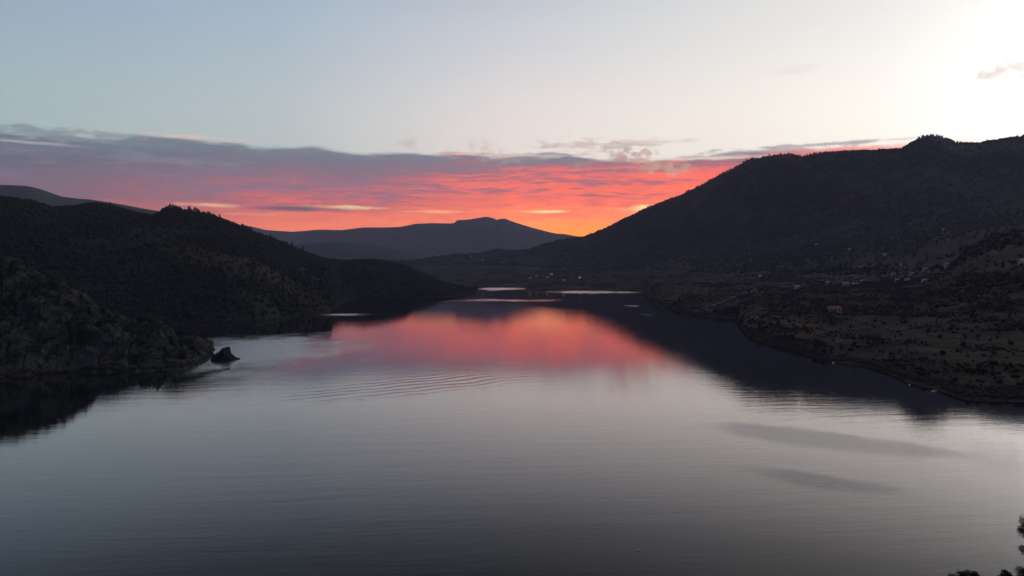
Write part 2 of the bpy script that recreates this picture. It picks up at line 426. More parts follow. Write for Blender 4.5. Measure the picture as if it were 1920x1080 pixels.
def cover_right(X, Y, Z, L):
    n1 = fbm(X / 130, Y / 130, 5); n2 = fbm(X / 45 + 9, Y / 45, 4); n3 = fbm(X / 420 + 3, Y / 420, 3)
    c = lerp3(SOIL, WOOD, sst(n1 + n3 * .5, -.12, .18))
    c = c * (1 - sst(n2, .12, .4)[..., None] * .6) + np.array(HEATH) * (sst(n2, .12, .4)[..., None] * .6)
    fld = np.clip(sst(n3 * .7 + n2 * .7, .10, .34) * (L < 3.1), 0, 1)
    c = c * (1 - fld[..., None] * .7) + np.array(GRASS) * (fld[..., None] * .7)
    st = sst(L, 2.9, 3.3)[..., None]                       # upper slopes: closed dark wood
    hi_ = sst(n3 + .6 * n1 - .12 * (L - 3.6), -.05, .3)[..., None]
    c = c * (1 - st * .75) + (np.array((.024, .028, .027)) * (1 - hi_) + np.array((.052, .041, .038)) * hi_) * st * .75
    bd = fbm(X / 90 + 2, Z * .33 + Y / 160, 4)                # old terraces: bands along the contour
    k = (sst(bd, .12, .3) * (L < 3.2))[..., None] * .65
    c = c * (1 - k) + np.array((.062, .048, .040)) * k
    bank_ = ((L > .9) & (L < 1.03))[..., None]             # bare drawdown rim
    c = np.where(bank_, c * .6, c)
    fo = fbm(X / 70 + 11, Y / 45, 4)                          # patches of darker and paler ground
    c = c * (.6 + .95 * sst(fo, -.3, .35))[..., None] * np.array((1.20, .99, .88))
    def spot(px, py, d, wx, wy, col, k):
        nonlocal c
        x0 = rof(px, py) * d
        m = np.exp(-(((X - x0) / wx) ** 2 + ((Y - d) / wy) ** 2) ** 2) * sst(n2, -.45, .05)
        c = c * (1 - m[..., None] * k) + np.array(col) * m[..., None] * k
    spot(1880, 515, 705, 55, 34, (.085, .072, .046), .9)      # pale grass knoll
    spot(1860, 563, 600, 70, 26, (.075, .062, .042), .8)
    spot(1450, 605, 640, 50, 70, (.125, .066, .040), .8)      # rusty bank by the water
    spot(1500, 590, 700, 40, 50, (.11, .06, .038), .6)
    spot(1345, 560, 1120, 50, 200, (.085, .060, .050), .8)    # terraces
    spot(1350, 595, 830, 55, 25, (.10, .07, .05), .7)
    spot(1620, 525, 1150, 140, 130, (.06, .044, .040), .7)
    spot(1500, 508, 1600, 180, 200, (.05, .039, .036), .6)
    spot(1640, 660, 480, 45, 40, (.05, .04, .032), .6)
    spot(1700, 640, 520, 50, 30, (.045, .04, .03), .6)
    spot(1820, 700, 400, 25, 14, (.08, .05, .04), .6)
    spot(1020, 512, 2850, 120, 350, (.055, .042, .038), .6)
    spot(950, 528, 2450, 120, 120, (.055, .042, .038), .5)
    return c
T_right = Terrain('right_hill', 700, 2600, 1150, [skirt(SH_R), SH_R, R1, R2, R3, RR, behind(1500, .35)], [4, 80, 70, 60, 90, 12],
    [.3, 1.6, 10, 14, 55, 4, 30], rel_right, cover_right, M_land)

# ---- left hill
SH_L = line([(-700, 0, 560), (-200, 0, 620), (0, 0, 650), (200, 616), (330, 614), (420, 615), (480, 612), (515, 604), (545, 595), (565, 590), (600, 588), (618, 585), (630, 575), (650, 563), (670, 558), (740, 557.5), (800, 557),
             (850, 556), (875, 551), (888, 545), (896, 541)], True)
L1 = line([(-700, 420, 760), (-200, 430, 820), (0, 455, 830), (180, 448, 900), (290, 440, 980), (400, 478, 950), (450, 496, 930), (500, 520, 920), (530, 541, 915), (560, 562, 912), (600, 578, 912), (618, 582, 922), (640, 540, 1350),
           (690, 518, 1450), (760, 520, 1520), (830, 538, 1600), (885, 545, 1700), (896, 541, 1960)])
SKY_H = [(-700, 330, 950), (-300, 345, 1000), (-100, 358, 1050), (0, 365, 1100), (60, 374, 1150), (100, 386, 1200), (130, 385, 1220), (165, 379, 1240), (190, 378, 1250), (205, 381, 1260), (230, 388, 1290), (260, 396, 1320), (285, 401, 1340),
         (298, 399, 1340), (304, 392, 1330), (312, 388, 1320), (330, 387, 1310), (350, 393, 1320), (375, 396, 1330), (400, 403, 1350), (440, 417, 1390), (470, 430, 1420), (500, 442, 1450), (540, 457, 1510), (570, 470, 1550), (610, 483, 1590),
         (640, 485, 1620), (670, 485, 1640), (690, 483, 1650), (720, 486, 1670), (760, 495, 1700), (800, 512, 1740), (830, 526, 1770), (860, 539, 1800), (885, 544, 1830), (896, 540, 2010)]
LR = line([(a, b_ + (11 if a < 295 else 8 if a < 480 else 6 if a < 850 else 0), d) for a, b_, d in SKY_H])
def rel_left(X, Y, L):
    return ridged(X / 260 - .15 * Y / 260, Y / 420, 5, .5) * .75 + fbm(X / 40, Y / 40, 4) * .22
def cover_left(X, Y, Z, L):
    n1 = fbm(X / 90 + 5, Y / 90, 5); n2 = fbm(X / 28, Y / 28, 4)
    c = lerp3((.024, .028, .022), (.015, .021, .017), sst(n1, -.2, .15))
    rk = sst(n2 + n1 * .3, .22, .42)[..., None] * .6
    c = c * (1 - rk) + np.array((.045, .043, .040)) * rk
    c = np.where(((L > .9) & (L < 1.04))[..., None], c * .6, c)
    def spot(px, py, d, wx, wy, col, k):
        nonlocal c
        m = np.exp(-(((X - rof(px, py) * d) / wx) ** 2 + ((Y - d) / wy) ** 2) ** 2) * sst(n2, -.35, .1)
        c = c * (1 - m[..., None] * k) + np.array(col) * m[..., None] * k
    spot(430, 510, 920, 75, 60, (.062, .042, .034), .85)    # bracken spur
    spot(510, 545, 900, 60, 40, (.056, .040, .035), .8)
    spot(575, 578, 890, 45, 30, (.05, .037, .033), .8)
    spot(300, 438, 1000, 40, 40, (.055, .047, .044), .7)
    spot(860, 545, 1600, 60, 120, (.045, .037, .034), .6)
    return c
T_left = Terrain('left_hill', -700, 896, 900, [skirt(SH_L), SH_L, L1, LR, behind(420, .25)], [4, 76, 110, 14], [.5, 1.8, 11, 3.0, 20], rel_left, cover_left, M_land)

# ---- rocky headland in front of it
SH_H = line([(-700, 750), (-100, 712), (0, 706), (60, 702), (120, 698), (200, 697), (280, 695), (340, 692), (365, 685), (382, 676), (394, 669), (399, 665)], True)
H1 = line([(-700, 600, 430), (-100, 610, 420), (0, 618, 425), (60, 615, 430), (110, 622, 432), (165, 632, 436), (220, 640, 438), (260, 645, 440), (300, 652, 442), (330, 666, 442), (365, 662, 452), (382, 664, 462), (399, 666, 480)])
H2 = line([(-700, 430, 560), (-100, 462, 540), (0, 487, 520), (30, 492, 516), (60, 505, 510), (110, 525, 505), (140, 542, 502), (165, 560, 500), (190, 582, 497), (220, 592, 492), (260, 600, 488), (285, 605, 486), (305, 610, 484), (322, 622, 482),
           (333, 643, 480), (345, 636, 480), (356, 632, 480), (368, 636, 480), (382, 648, 480), (392, 660, 482), (399, 666, 490)])
def cells(x, y):
    """angular blocks: a random tilt and height per jittered cell, and the distance to the nearest joint"""
    xi, yi = np.floor(x).astype(np.int64), np.floor(y).astype(np.int64)
    d1 = np.full(x.shape, 9.0); d2 = d1.copy(); val = 0 * x
    for ox in (-1, 0, 1):
        for oy in (-1, 0, 1):
            h = PERM[(PERM[(xi + ox) & 511] + yi + oy) & 511]
            fx = xi + ox + .5 + .45 * GX[h] - x; fy = yi + oy + .5 + .45 * GY[h] - y
            d = np.hypot(fx, fy); v = (h % 97) / 97.0 - .5 + .9 * (fx * GY[h] + fy * GX[h])
            near = d < d1
            d2 = np.where(near, d1, np.minimum(d2, d)); val = np.where(near, v, val); d1 = np.where(near, d, d1)
    return val, d2 - d1
def rel_head(X, Y, L):
    """crags: steep ribs running up from the water, broken into blocks by clefts and ledges"""
    wx = X + 4 * fbm(X / 19, Y / 19, 3); wy = Y + 4 * fbm(X / 19 + 8, Y / 19, 3)
    rib = ridged(wx / 34 + wy / 80, wy / 75, 3, .5)
    a, ja = cells(wx / 11 + 3, wy / 15); b_, jb = cells(X / 4.2, Y / 5.5)
    return rib * .55 + a * .75 + b_ * .26 - np.exp(-(ja / .08) ** 2) * .30 - np.exp(-(jb / .1) ** 2) * .08
def cover_head(X, Y, Z, L):
    n1 = fbm(X / 24, Y / 24, 5); n2 = fbm(X / 6 + 4, Y / 6, 4)
    c = lerp3((.050, .051, .050), (.015, .021, .015), sst(n1 + .15 * sst(L, 1.6, 2.2), -.02, .25))
    lich = (.6 * sst(n2, .12, .4))[..., None]
    c = c * (1 - lich) + np.array((.10, .098, .092)) * lich
    return np.where(((L > .8) & (L < 1.02))[..., None], c * .7, c)
T_head = Terrain('rocky_headland', -700, 399, 900, [skirt(SH_H, 12, -4), SH_H, H1, H2, behind(75, .15)], [4, 110, 120, 18], [.5, 2.8, 8.5, 3.4, 5], rel_head, cover_head, M_near)
T_head.obj.data.polygons.foreach_set('use_smooth', np.zeros(len(T_head.obj.data.polygons), dtype=bool))

# ---- near bank under the trees at the lower right
def near_bank():
    xs = np.linspace(20, 190, 90); ys = np.linspace(-60, 125, 100)
    X, Y = np.meshgrid(xs, ys)
    s = (118 - Y) * .10 + (X - 62) * .16 + 1.6 * fbm(X / 22, Y / 22, 4)
    Z = np.where(s < 0, s * .6, s); Z = np.maximum(Z, -5)
    i = np.arange(X.size).reshape(X.shape)
    f = np.stack([i[:-1, :-1], i[:-1, 1:], i[1:, 1:], i[1:, :-1]], -1).reshape(-1, 4)
    o = mesh_obj('near_bank', np.stack([X, Y, Z], -1).reshape(-1, 3), f, M_near, None, True)
    n = fbm(X / 9, Y / 9, 4); colour_attr(o, lerp3(SOIL, GRASS, sst(n, -.2, .3)).reshape(-1, 3)); tag(o, kind='structure')
    def h(x, y): return float(Z[np.argmin(np.abs(ys - y)), np.argmin(np.abs(xs - x))])
    return h
bank_h = near_bank()

# ---- ground sheet to the horizon
g = poly_obj('ground', [(-15600, -1400, -9), (15600, -1400, -9), (15600, 10600, -9), (-15600, 10600, -9)], [(0, 1, 2, 3)])
mg, b = mat('valley_ground'); E.put(b.inputs['Base Color'], mixc(noise(position(), .003, 5.0), (.03, .03, .025), (.07, .06, .045))); g.data.materials.append(mg)
tag(g, kind='structure')

# ------------------------------------------------------------------ water
def water():
    o = poly_obj('lake_water', [(-2500, -400, 0), (2500, -400, 0), (2500, 2700, 0), (-2500, 2700, 0)], [(0, 1, 2, 3)])
    m = bpy.data.materials.new('lake_surface'); m.use_nodes = True; t = m.node_tree; t.nodes.clear(); E.tree = t
    p = position(); sp = E.tree.nodes.new('ShaderNodeSeparateXYZ'); E.put(sp.inputs[0], p)
    X, Y = E(sp.outputs[0]), E(sp.outputs[1])
    n_edge = noise(vec(X * .012, Y * .006), 1.0, 3.0, 0.5) - 0.5
    n_small = noise(vec(X * .05, Y * .035, 3.0), 1.0, 3.0, .6) - 0.5
    ruf = None
    # patches of breeze: photo point, half width and half height as seen, tilt of the long axis, strength
    for px, py, wx, hy, tl, st in ((630, 590, 62, 3.2, 0, 1.0), (938, 541.5, 52, 3.6, 0, 1.0), (1110, 547.5, 105, 3.2, 0, 1.0), (950, 563, 105, 3.0, 0, .8), (1187, 573.5, 28, 1.0, 0, .9), (1212, 590, 24, 1.0, 0, .5),
                                   (480, 655, 250, 36, 0, 1.3), (1600, 832, 300, 24, .14, .85), (1540, 903, 145, 22, .16, 1.2)):
        d = shore_depth(py); x0 = rof(px, py) * d
        ax = wx / F_PX * d; ay = (shore_depth(py - hy) - shore_depth(py + hy)) / 2
        yy = Y - d + (X - x0) * (tl * ay / ax * wx / hy)
        r = E.math('SQRT', E.math('POWER', (X - x0) / ax, 2.0) + E.math('POWER', yy / ay, 2.0)) + n_edge * 1.9 + n_small * 1.1
        k = smooth(r, 1.25, 0.2) * st
        ruf = k if ruf is None else E.math('MAXIMUM', ruf, k)
    # long low swell, short ripples, and the fan of an old wake
    warp = noise(vec(X * .01, Y * .01, 4.0), 1.0, 2.0) * 14.0
    Yt = Y - X * 0.10 + warp
    sw = noise(vec(X * .020, Yt * .17, 1.0), 1.0, 3.0, .6) * .038
    rp = noise(vec(X * .17, Yt * .70, 2.0), 1.0, 3.0, .55) * .014
    mc = noise(vec(X * .7, Yt * 2.2, 3.0), 1.0, 2.0, .5) * .005
    calm = lin(noise(vec(X * .004, Y * .0022, 8.0), 1.0, 3.0), .35, .65, .35, 1.25)
    wk_r = E.math('SQRT', E.math('POWER', (X + 55) / 75.0, 2.0) + E.math('POWER', (Y - 350 - (X + 55) * .55) / 42.0, 2.0)) + n_edge
    wn = Y - X * .62 + noise(vec(X * .02, Y * .02, 6.0), 1.0, 2.0) * 26.0
    wk = E.math('SINE', wn * .62) * .045 * smooth(wk_r, 1.0, 0.35) * noise(vec(X * .03, Y * .03, 9.0), 1.0, 2.0)
    hgt = (sw + rp) * calm + mc + wk + ruf * noise(vec(X * .5, Y * 1.6, 5.0), 1.0, 3.0) * .03
    bp = E.tree.nodes.new('ShaderNodeBump'); bp.inputs['Distance'].default_value = 1.0; bp.inputs['Strength'].default_value = 1.0
    E.put(bp.inputs['Height'], hgt)
    fr = t.nodes.new('ShaderNodeFresnel'); fr.inputs['IOR'].default_value = 1.333; t.links.new(bp.outputs[0], fr.inputs['Normal'])
    cr = t.nodes.new('ShaderNodeValToRGB'); el = cr.color_ramp.elements
    stops = ((0, 0), (.02, .02), (.09, .050), (.125, .098), (.2, .265), (.33, .49), (.45, .57), (.6, .67), (.8, .82), (1, 1))
    while len(el) < len(stops): el.new(.5)
    for e, (q_, v_) in zip(el, stops): e.position = q_; e.color = (v_, v_, v_, 1)
    t.links.new(fr.outputs[0], cr.inputs[0])
    gl = t.nodes.new('ShaderNodeBsdfGlossy'); gl.inputs['Color'].default_value = (1.0, .965, .99, 1); E.put(gl.inputs['Roughness'], 0.022 + ruf * 0.20); t.links.new(bp.outputs[0], gl.inputs['Normal'])
    df = t.nodes.new('ShaderNodeBsdfDiffuse'); df.inputs['Color'].default_value = (.003, .005, .006, 1)
    mx = t.nodes.new('ShaderNodeMixShader'); t.links.new(cr.outputs[0], mx.inputs[0]); t.links.new(df.outputs[0], mx.inputs[1]); t.links.new(gl.outputs[0], mx.inputs[2])
    ou = t.nodes.new('ShaderNodeOutputMaterial'); t.links.new(mx.outputs[0], ou.inputs['Surface'])
    o.data.materials.append(m); tag(o, kind='structure')
water()

# ------------------------------------------------------------------ vegetation masses
def foliage_mat(name, a, bcol, sc):
    m, b = mat(name, 0.85, 0.15)
    E.put(b.inputs['Base Color'], mixc(lin(noise(position(), sc, 4.0, .7), .35, .65), a, bcol)); return m
M_scrub_near = foliage_mat('scrub_leaves', (.016, .024, .015), (.030, .034, .021), .25)
M_wood = foliage_mat('wood_leaves', (.009, .020, .013), (.020, .031, .019), .05)
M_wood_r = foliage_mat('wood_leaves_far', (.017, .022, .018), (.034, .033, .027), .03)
def bush_shape(tall, nleaf, seed):
    """ragged crown: a lumpy core with loose leaf clumps round it, unit size, standing on z = 0"""
    rg = np.random.default_rng(seed)
    t = (1 + 5 ** .5) / 2
    v = np.array([(-1, t, 0), (1, t, 0), (-1, -t, 0), (1, -t, 0), (0, -1, t), (0, 1, t), (0, -1, -t), (0, 1, -t), (t, 0, -1), (t, 0, 1), (-t, 0, -1), (-t, 0, 1)])
    v = v / np.linalg.norm(v[0]) * (0.36 + .16 * rg.random((12, 1)))
    f = [(0,11,5),(0,5,1),(0,1,7),(0,7,10),(0,10,11),(1,5,9),(5,11,4),(11,10,2),(10,7,6),(7,1,8),(3,9,4),(3,4,2),(3,2,6),(3,6,8),(3,8,9),(4,9,5),(2,4,11),(6,2,10),(8,6,7),(9,8,1)]
    v = v * (1, 1, tall) + (0, 0, .42 * tall)
    V, Fc = [v], list(f); k = 12
    for i in range(nleaf):
        d = rg.normal(size=3); d /= np.linalg.norm(d); d[2] = abs(d[2]) * 1.1 - .25
        c = d * (.34 + .2 * rg.random()) * (1, 1, tall) + (0, 0, .45 * tall)
        e = rg.normal(size=(3, 3)); e -= e.mean(0); e *= .16 / np.linalg.norm(e, axis=1).mean()
        V.append(c + e); Fc.append((k, k + 1, k + 2)); k += 3
    return np.concatenate(V), np.array(Fc)
def scatter(name, pts, smin, smax, shapes, material, label, cat, sink=.12):
    Vs, Fs, off = [], [], 0
    pick = rng.integers(0, len(shapes), len(pts))
    for s, (v, f) in enumerate(shapes):
        P = pts[pick == s]; n = len(P)
        if not n: continue
        a = rng.random(n) * 6.283; sc = smin + (smax - smin) * rng.random(n) ** 1.6
        c, sn = np.cos(a)[:, None], np.sin(a)[:, None]
        x = v[None, :, 0] * c - v[None, :, 1] * sn; y = v[None, :, 0] * sn + v[None, :, 1] * c
        W = np.stack([x, y, np.broadcast_to(v[None, :, 2], x.shape)], -1) * sc[:, None, None] * (.85 + .3 * rng.random((n, 1, 3)))
        W = W + P[:, None, :] - np.array([0, 0, 1])[None, None] * (sc * sink)[:, None, None]
        Vs.append(W.reshape(-1, 3))
        Fs.append((f[None] + (np.arange(n) * len(v))[:, None, None] + off).reshape(-1, 3)); off += n * len(v)
    o = mesh_obj(name, np.concatenate(Vs), np.concatenate(Fs), material)
    return tag(o, label, cat, None, 'stuff')
BUSH = [bush_shape(.7 + .12 * k, 8, 40 + k) for k in range(5)]
TREE = [bush_shape(1.05 + .12 * k, 9, 60 + k) for k in range(5)]
def wmask(T, sc, lo, hi, l0, l1, base=.1):
    n = fbm(T.X / sc + 2, T.Y / sc, 4) + .45 * fbm(T.X / 110 + 7, T.Z * .30 + T.Y / 300, 3)
    lv = T.lv[:, None] + 0 * T.X
    return (base + sst(n, lo, hi)) * ((lv >= l0) & (lv <= l1))
scatter('headland_scrub', T_head.sample(5200, wmask(T_head, 20, -.05, .3, 1.12, 3.1, .06) * (T_head.X / T_head.Y < -.492)), .8, 2.8, BUSH, M_scrub_near, 'dark low scrub between the rocks of the near left headland', 'scrub')
brown = 1 - np.exp(-(((T_left.X + 350) / 120) ** 2 + ((T_left.Y - 915) / 70) ** 2) ** 2) * .8
scatter('left_hill_woodland', T_left.sample(34000, wmask(T_left, 110, -.25, .15, 1.03, 3.12, .25) * brown), 2.2, 5.4, TREE, M_wood, 'dark green woodland covering the left hill', 'woodland')
scatter('right_slope_scrub', T_right.sample(23000, wmask(T_right, 120, -.05, .25, 1.03, 3.2, .06) * np.where(T_right.Y < 1500, 1, .45) * (T_right.X / T_right.Y < .85)), 1.3, 4.2, BUSH, M_wood_r, 'dark scrub and trees on the lower right slopes', 'scrub')
scatter('right_hill_woodland', T_right.sample(17000, wmask(T_right, 330, -.25, .15, 3.1, 5.05, .12) * (T_right.X / T_right.Y < .85)), 4.5, 9, TREE, M_wood_r, 'dark woodland on the high right hill', 'woodland')
scatter('right_shore_scrub', T_right.sample(14000, wmask(T_right, 48, -.02, .25, 1.015, 3.0, .05) * (T_right.Y < 1000) * (T_right.X / T_right.Y < .80)), .6, 2.3, BUSH, M_wood_r, 'low dark scrub along the right shore', 'scrub')
rim = np.zeros_like(T_right.X); rim[np.abs(T_right.lv - 5.0) < .03] = 1
scatter('right_crest_trees', T_right.sample(1000, rim * (T_right.X / T_right.Y < .548) * (.25 + sst(fbm(T_right.X / 90, T_right.Y / 90, 3), -.1, .3))), 3.5, 7, TREE, M_wood_r, 'line of tiny trees along the right hill skyline', 'trees')

# broken stones along the waterline
def stone_shape(seed):
    v, f = bush_shape(.7, 0, seed); return v * 1.15, f
STONE = [stone_shape(140 + k) for k in range(5)]
M_stones, b = mat('shore_stones'); E.put(b.inputs['Base Color'], mixc(noise(position(), .4, 3.0), (.016, .015, .014), (.06, .055, .05)))
for T, n, a0, a1, nm, lab in ((T_right, 5200, .55, 2.3, 'right_shore_stones', 'broken dark stones along the right waterline'), (T_left, 1500, .8, 2.6, 'left_shore_stones', 'broken dark stones along the waterline of the left hill'), (T_head, 900, .6, 3.2, 'headland_boulders', 'fallen dark boulders along the foot of the near headland')):
    w = (np.abs(T.lv - 1.012) < .03)[:, None] * (T.Y < 1300) * (np.abs(T.X / T.Y) < .8) * 1.0
    scatter(nm, T.sample(n, w), a0, a1, STONE, M_stones, lab, 'stones', .25)

# ------------------------------------------------------------------ single trees
M_bark, b = mat('bark'); E.put(b.inputs['Base Color'], mixc(noise(position(), 3.0), (.05, .035, .025), (.09, .065, .045)))
M_pine = foliage_mat('pine_needles', (.010, .020, .012), (.030, .038, .020), .8)
M_oak = foliage_mat('oak_leaves', (.014, .024, .012), (.036, .044, .02), .8)
def tube(pts, rad, n=7):
    V, Fc = [], []
    pts = np.array(pts, float)
    for i, p in enumerate(pts):
        d = pts[min(i + 1, len(pts) - 1)] - pts[max(i - 1, 0)]; d /= np.linalg.norm(d)
        a = np.cross(d, (0.3, .9, .1)); a /= np.linalg.norm(a); b_ = np.cross(d, a)
        for k in range(n):
            t = k / n * 6.2832; V.append(p + (a * math.cos(t) + b_ * math.sin(t)) * rad[i])
    for i in range(len(pts) - 1):
        for k in range(n):
            Fc.append((i * n + k, i * n + (k + 1) % n, (i + 1) * n + (k + 1) % n, (i + 1) * n + k))
    return np.array(V), np.array(Fc)
def join(parts):
    V, Fc, o = [], [], 0
    for v, f in parts: V.append(v); Fc.append(f + o); o += len(v)
    return np.concatenate(V), np.concatenate(Fc)
def big_tree(name, base, height, clumps, label, cat, material, needle):
    """trunk with limbs reaching every clump; each clump is a cloud of leaf-sized faces"""
    rg = np.random.default_rng(len(name) + int(base[0] * 10))
    root = empty(name, base)
    lean = np.array([rg.normal() * .04, rg.normal() * .04, 0]) * height
    stem = [np.array([0, 0, -.6])] + [lean * (t * t) + np.array([0, 0, height * t]) + rg.normal(size=3) * (.12, .12, 0) for t in (.2, .4, .6, .8, .93)]
    parts = [tube(stem, [height * .022 * (1 - .85 * t) for t in (0, .2, .4, .6, .8, .97)], 9)]
    leaves = []
    for cx, cy, cz, r, rz in clumps:
        c = np.array([cx, cy, cz]); t0 = max(.25, min(.9, cz / height - .10))
        a = lean * t0 * t0 + np.array([0, 0, height * t0]); m = (a + c) / 2 + np.array([0, 0, .12 * r])
        parts.append(tube([a, m, c], [height * .007 + .03, .06, .025], 5))
        n = int(850 * r * r) + 250
        d = rg.normal(size=(n, 3)); d /= np.linalg.norm(d, axis=1)[:, None]
        sub = rg.normal(size=(14, 3)); sub /= np.linalg.norm(sub, axis=1)[:, None]
        sub[:, 2] = sub[:, 2] * .7 + .1
        k = rg.integers(0, 14, n)
        pos = c + (sub[k] * .62 + d * .40 * rg.random((n, 1)) ** .4) * np.array([r, r, rz])
        if needle:
            e1 = d * .16 * (.6 + rg.random((n, 1))); e2 = np.cross(d, rg.normal(size=(n, 3))); e2 *= .035 / np.linalg.norm(e2, axis=1)[:, None]
            e3 = np.cross(d, e2); e3 *= .03 / np.linalg.norm(e3, axis=1)[:, None]
            tri = np.stack([pos - e2, pos + e2 + e3, pos + e1], 1)
        else:
            e1 = rg.normal(size=(n, 3)); e1 *= .12 / np.linalg.norm(e1, axis=1)[:, None]
            e2 = np.cross(e1, d); e2 *= .09 / np.linalg.norm(e2, axis=1)[:, None]
            tri = np.stack([pos - e1, pos + e2, pos + e1], 1)
        leaves.append(tri)
    v, f = join(parts); mesh_obj('trunk', v, f, M_bark, root, True)
    lv = np.concatenate(leaves).reshape(-1, 3)
    mesh_obj('crown', lv, np.arange(len(lv)).reshape(-1, 3), material, root)
    return tag(root, label, cat)
def spot_at(px, py, depth):
    x, y, z = pix_dir(px, py); return np.array([x / y * depth, depth, CAM_H + z / y * depth])
def near_tree(name, px, py, depth, blobs, label, cat, material, needle):
    """px, py: photo point of the trunk line at the crown top; blobs: (photo x, photo y, radius m, flat, dy)"""
    t = spot_at(px, py, depth); gz = bank_h(t[0], t[1]) - .2
    base = (t[0], t[1], gz); cl = []
    for bx, by, r, fl, ddy in blobs:
        c = spot_at(bx, by, depth + ddy); cl.append((c[0] - base[0], c[1] - base[1], c[2] - gz, r, r * fl))
    return big_tree(name, base, t[2] - gz, cl, label, cat, material, needle)
near_tree('oak_tree', 1818, 1066, 86, [(1800, 1085, 1.35, .85, 0), (1822, 1084, 1.3, .85, .8), (1845, 1100, 1.7, .8, -.8), (1785, 1112, 2.0, .8, .5), (1820, 1130, 2.6, .7, 0), (1870, 1135, 2.2, .8, 0), (1760, 1150, 2.0, .8, 0)],
          'dark round treetop at bottom edge, left of the other treetops', 'tree', M_oak, False)
near_tree('oak_tree', 1893, 1064, 82, [(1888, 1078, .75, 1.0, 0), (1880, 1090, .9, .9, .4), (1902, 1090, 1.0, .9, -.4), (1890, 1115, 1.9, .8, 0), (1930, 1120, 2.0, .8, 0), (1860, 1140, 1.6, .8, 0)],
          'dark pointed treetop at bottom edge beside the tall pine', 'tree', M_oak, False)
near_tree('pine_tree', 1945, 945, 88, [(1927, 978, 1.0, 1.1, 0), (1931, 1000, 1.4, 1.0, .6), (1945, 955, .9, 1.2, 0), (1965, 985, 1.9, .8, 0), (1930, 1036, 1.2, .8, 0), (1921, 1073, 1.15, .7, -.5), (1975, 1050, 2.5, .6, 0),
                                       (1932, 1100, 1.7, .6, .4), (1990, 1110, 2.6, .6, 0), (1940, 1140, 2.0, .6, 0)],
          'tall dark pine cut off by the right edge at bottom right', 'tree', M_pine, True)

# small conifers on the skyline of the left hill
def small_conifer(h, seed):
    rg = np.random.default_rng(seed)
    tv, tf = tube([(0, 0, -.5), (0, 0, h * .5), (0, 0, h * .96)], [h * .03, h * .02, .02], 5)
    tri = []
    for i in range(230):
        t = rg.random() ** .8; z = h * (.22 + .78 * t); R = h * .36 * (1 - t) ** .6 * (.6 + .5 * math.sin(t * 23 + seed) ** 2) + .12
        a = rg.random() * 6.283; q = R * rg.random() ** .4
        c = np.array([math.cos(a) * q, math.sin(a) * q, z - .15 * q]); e = rg.normal(size=(3, 3)); e -= e.mean(0); tri.append(c + e * .42)
    v = np.array(tri).reshape(-1, 3)
    return (tv, tf), (v, np.arange(len(v)).reshape(-1, 3))
CON = []
for k in range(4):
    (tv, tf), (cv, cf) = small_conifer(6.5 + .7 * k, 90 + k)
    mt = bpy.data.meshes.new('trunk'); mt.from_pydata(tv.tolist(), [], tf.tolist()); mt.materials.append(M_bark)
    mc = bpy.data.meshes.new('crown'); mc.from_pydata(cv.tolist(), [], cf.tolist()); mc.materials.append(M_pine)
    CON.append((mt, mc))
ridge_row = int(np.argmin(np.abs(T_left.lv - 3.0)))
def conifer(px, k, label, group, dr=0):
    c = int(np.clip(np.searchsorted(T_left.r, (px - CX) / F_PX), 0, len(T_left.r) - 1)); i = ridge_row - dr
    root = empty('conifer', (T_left.X[i, c], T_left.Y[i, c], T_left.Z[i, c] - .3), random.random() * 6.28)
    s = .9 + .8 * random.random() ** 1.5; root.scale = (s, s, s)
    for nm, me in zip(('trunk', 'crown'), CON[k % 4]):
        o = bpy.data.objects.new(nm, me); COL.objects.link(o); o.parent = root
    tag(root, label, 'tree', group)
px = 303.0; k = 0
while px < 478:
    conifer(px, k, 'small dark conifer on the stepped crest of the left hill, against pink sky', 'conifers along the crest of the left hill', random.choice((0, 0, 1)))
    px += 2.2 + random.random() * 3.4; k += 1
for px in (168, 174, 181, 185, 192, 199, 206, 213):
    conifer(px + random.random() * 2, k, 'small dark tree on the low knoll left of the stepped crest', 'trees on the knoll at far left'); k += 1
for px in (505, 508, 513, 531, 534, 538, 546, 553, 559, 566):
    conifer(px + random.random() * 2, k, 'small dark tree on the falling right shoulder of the left hill', 'trees on the falling shoulder of the left hill'); k += 1

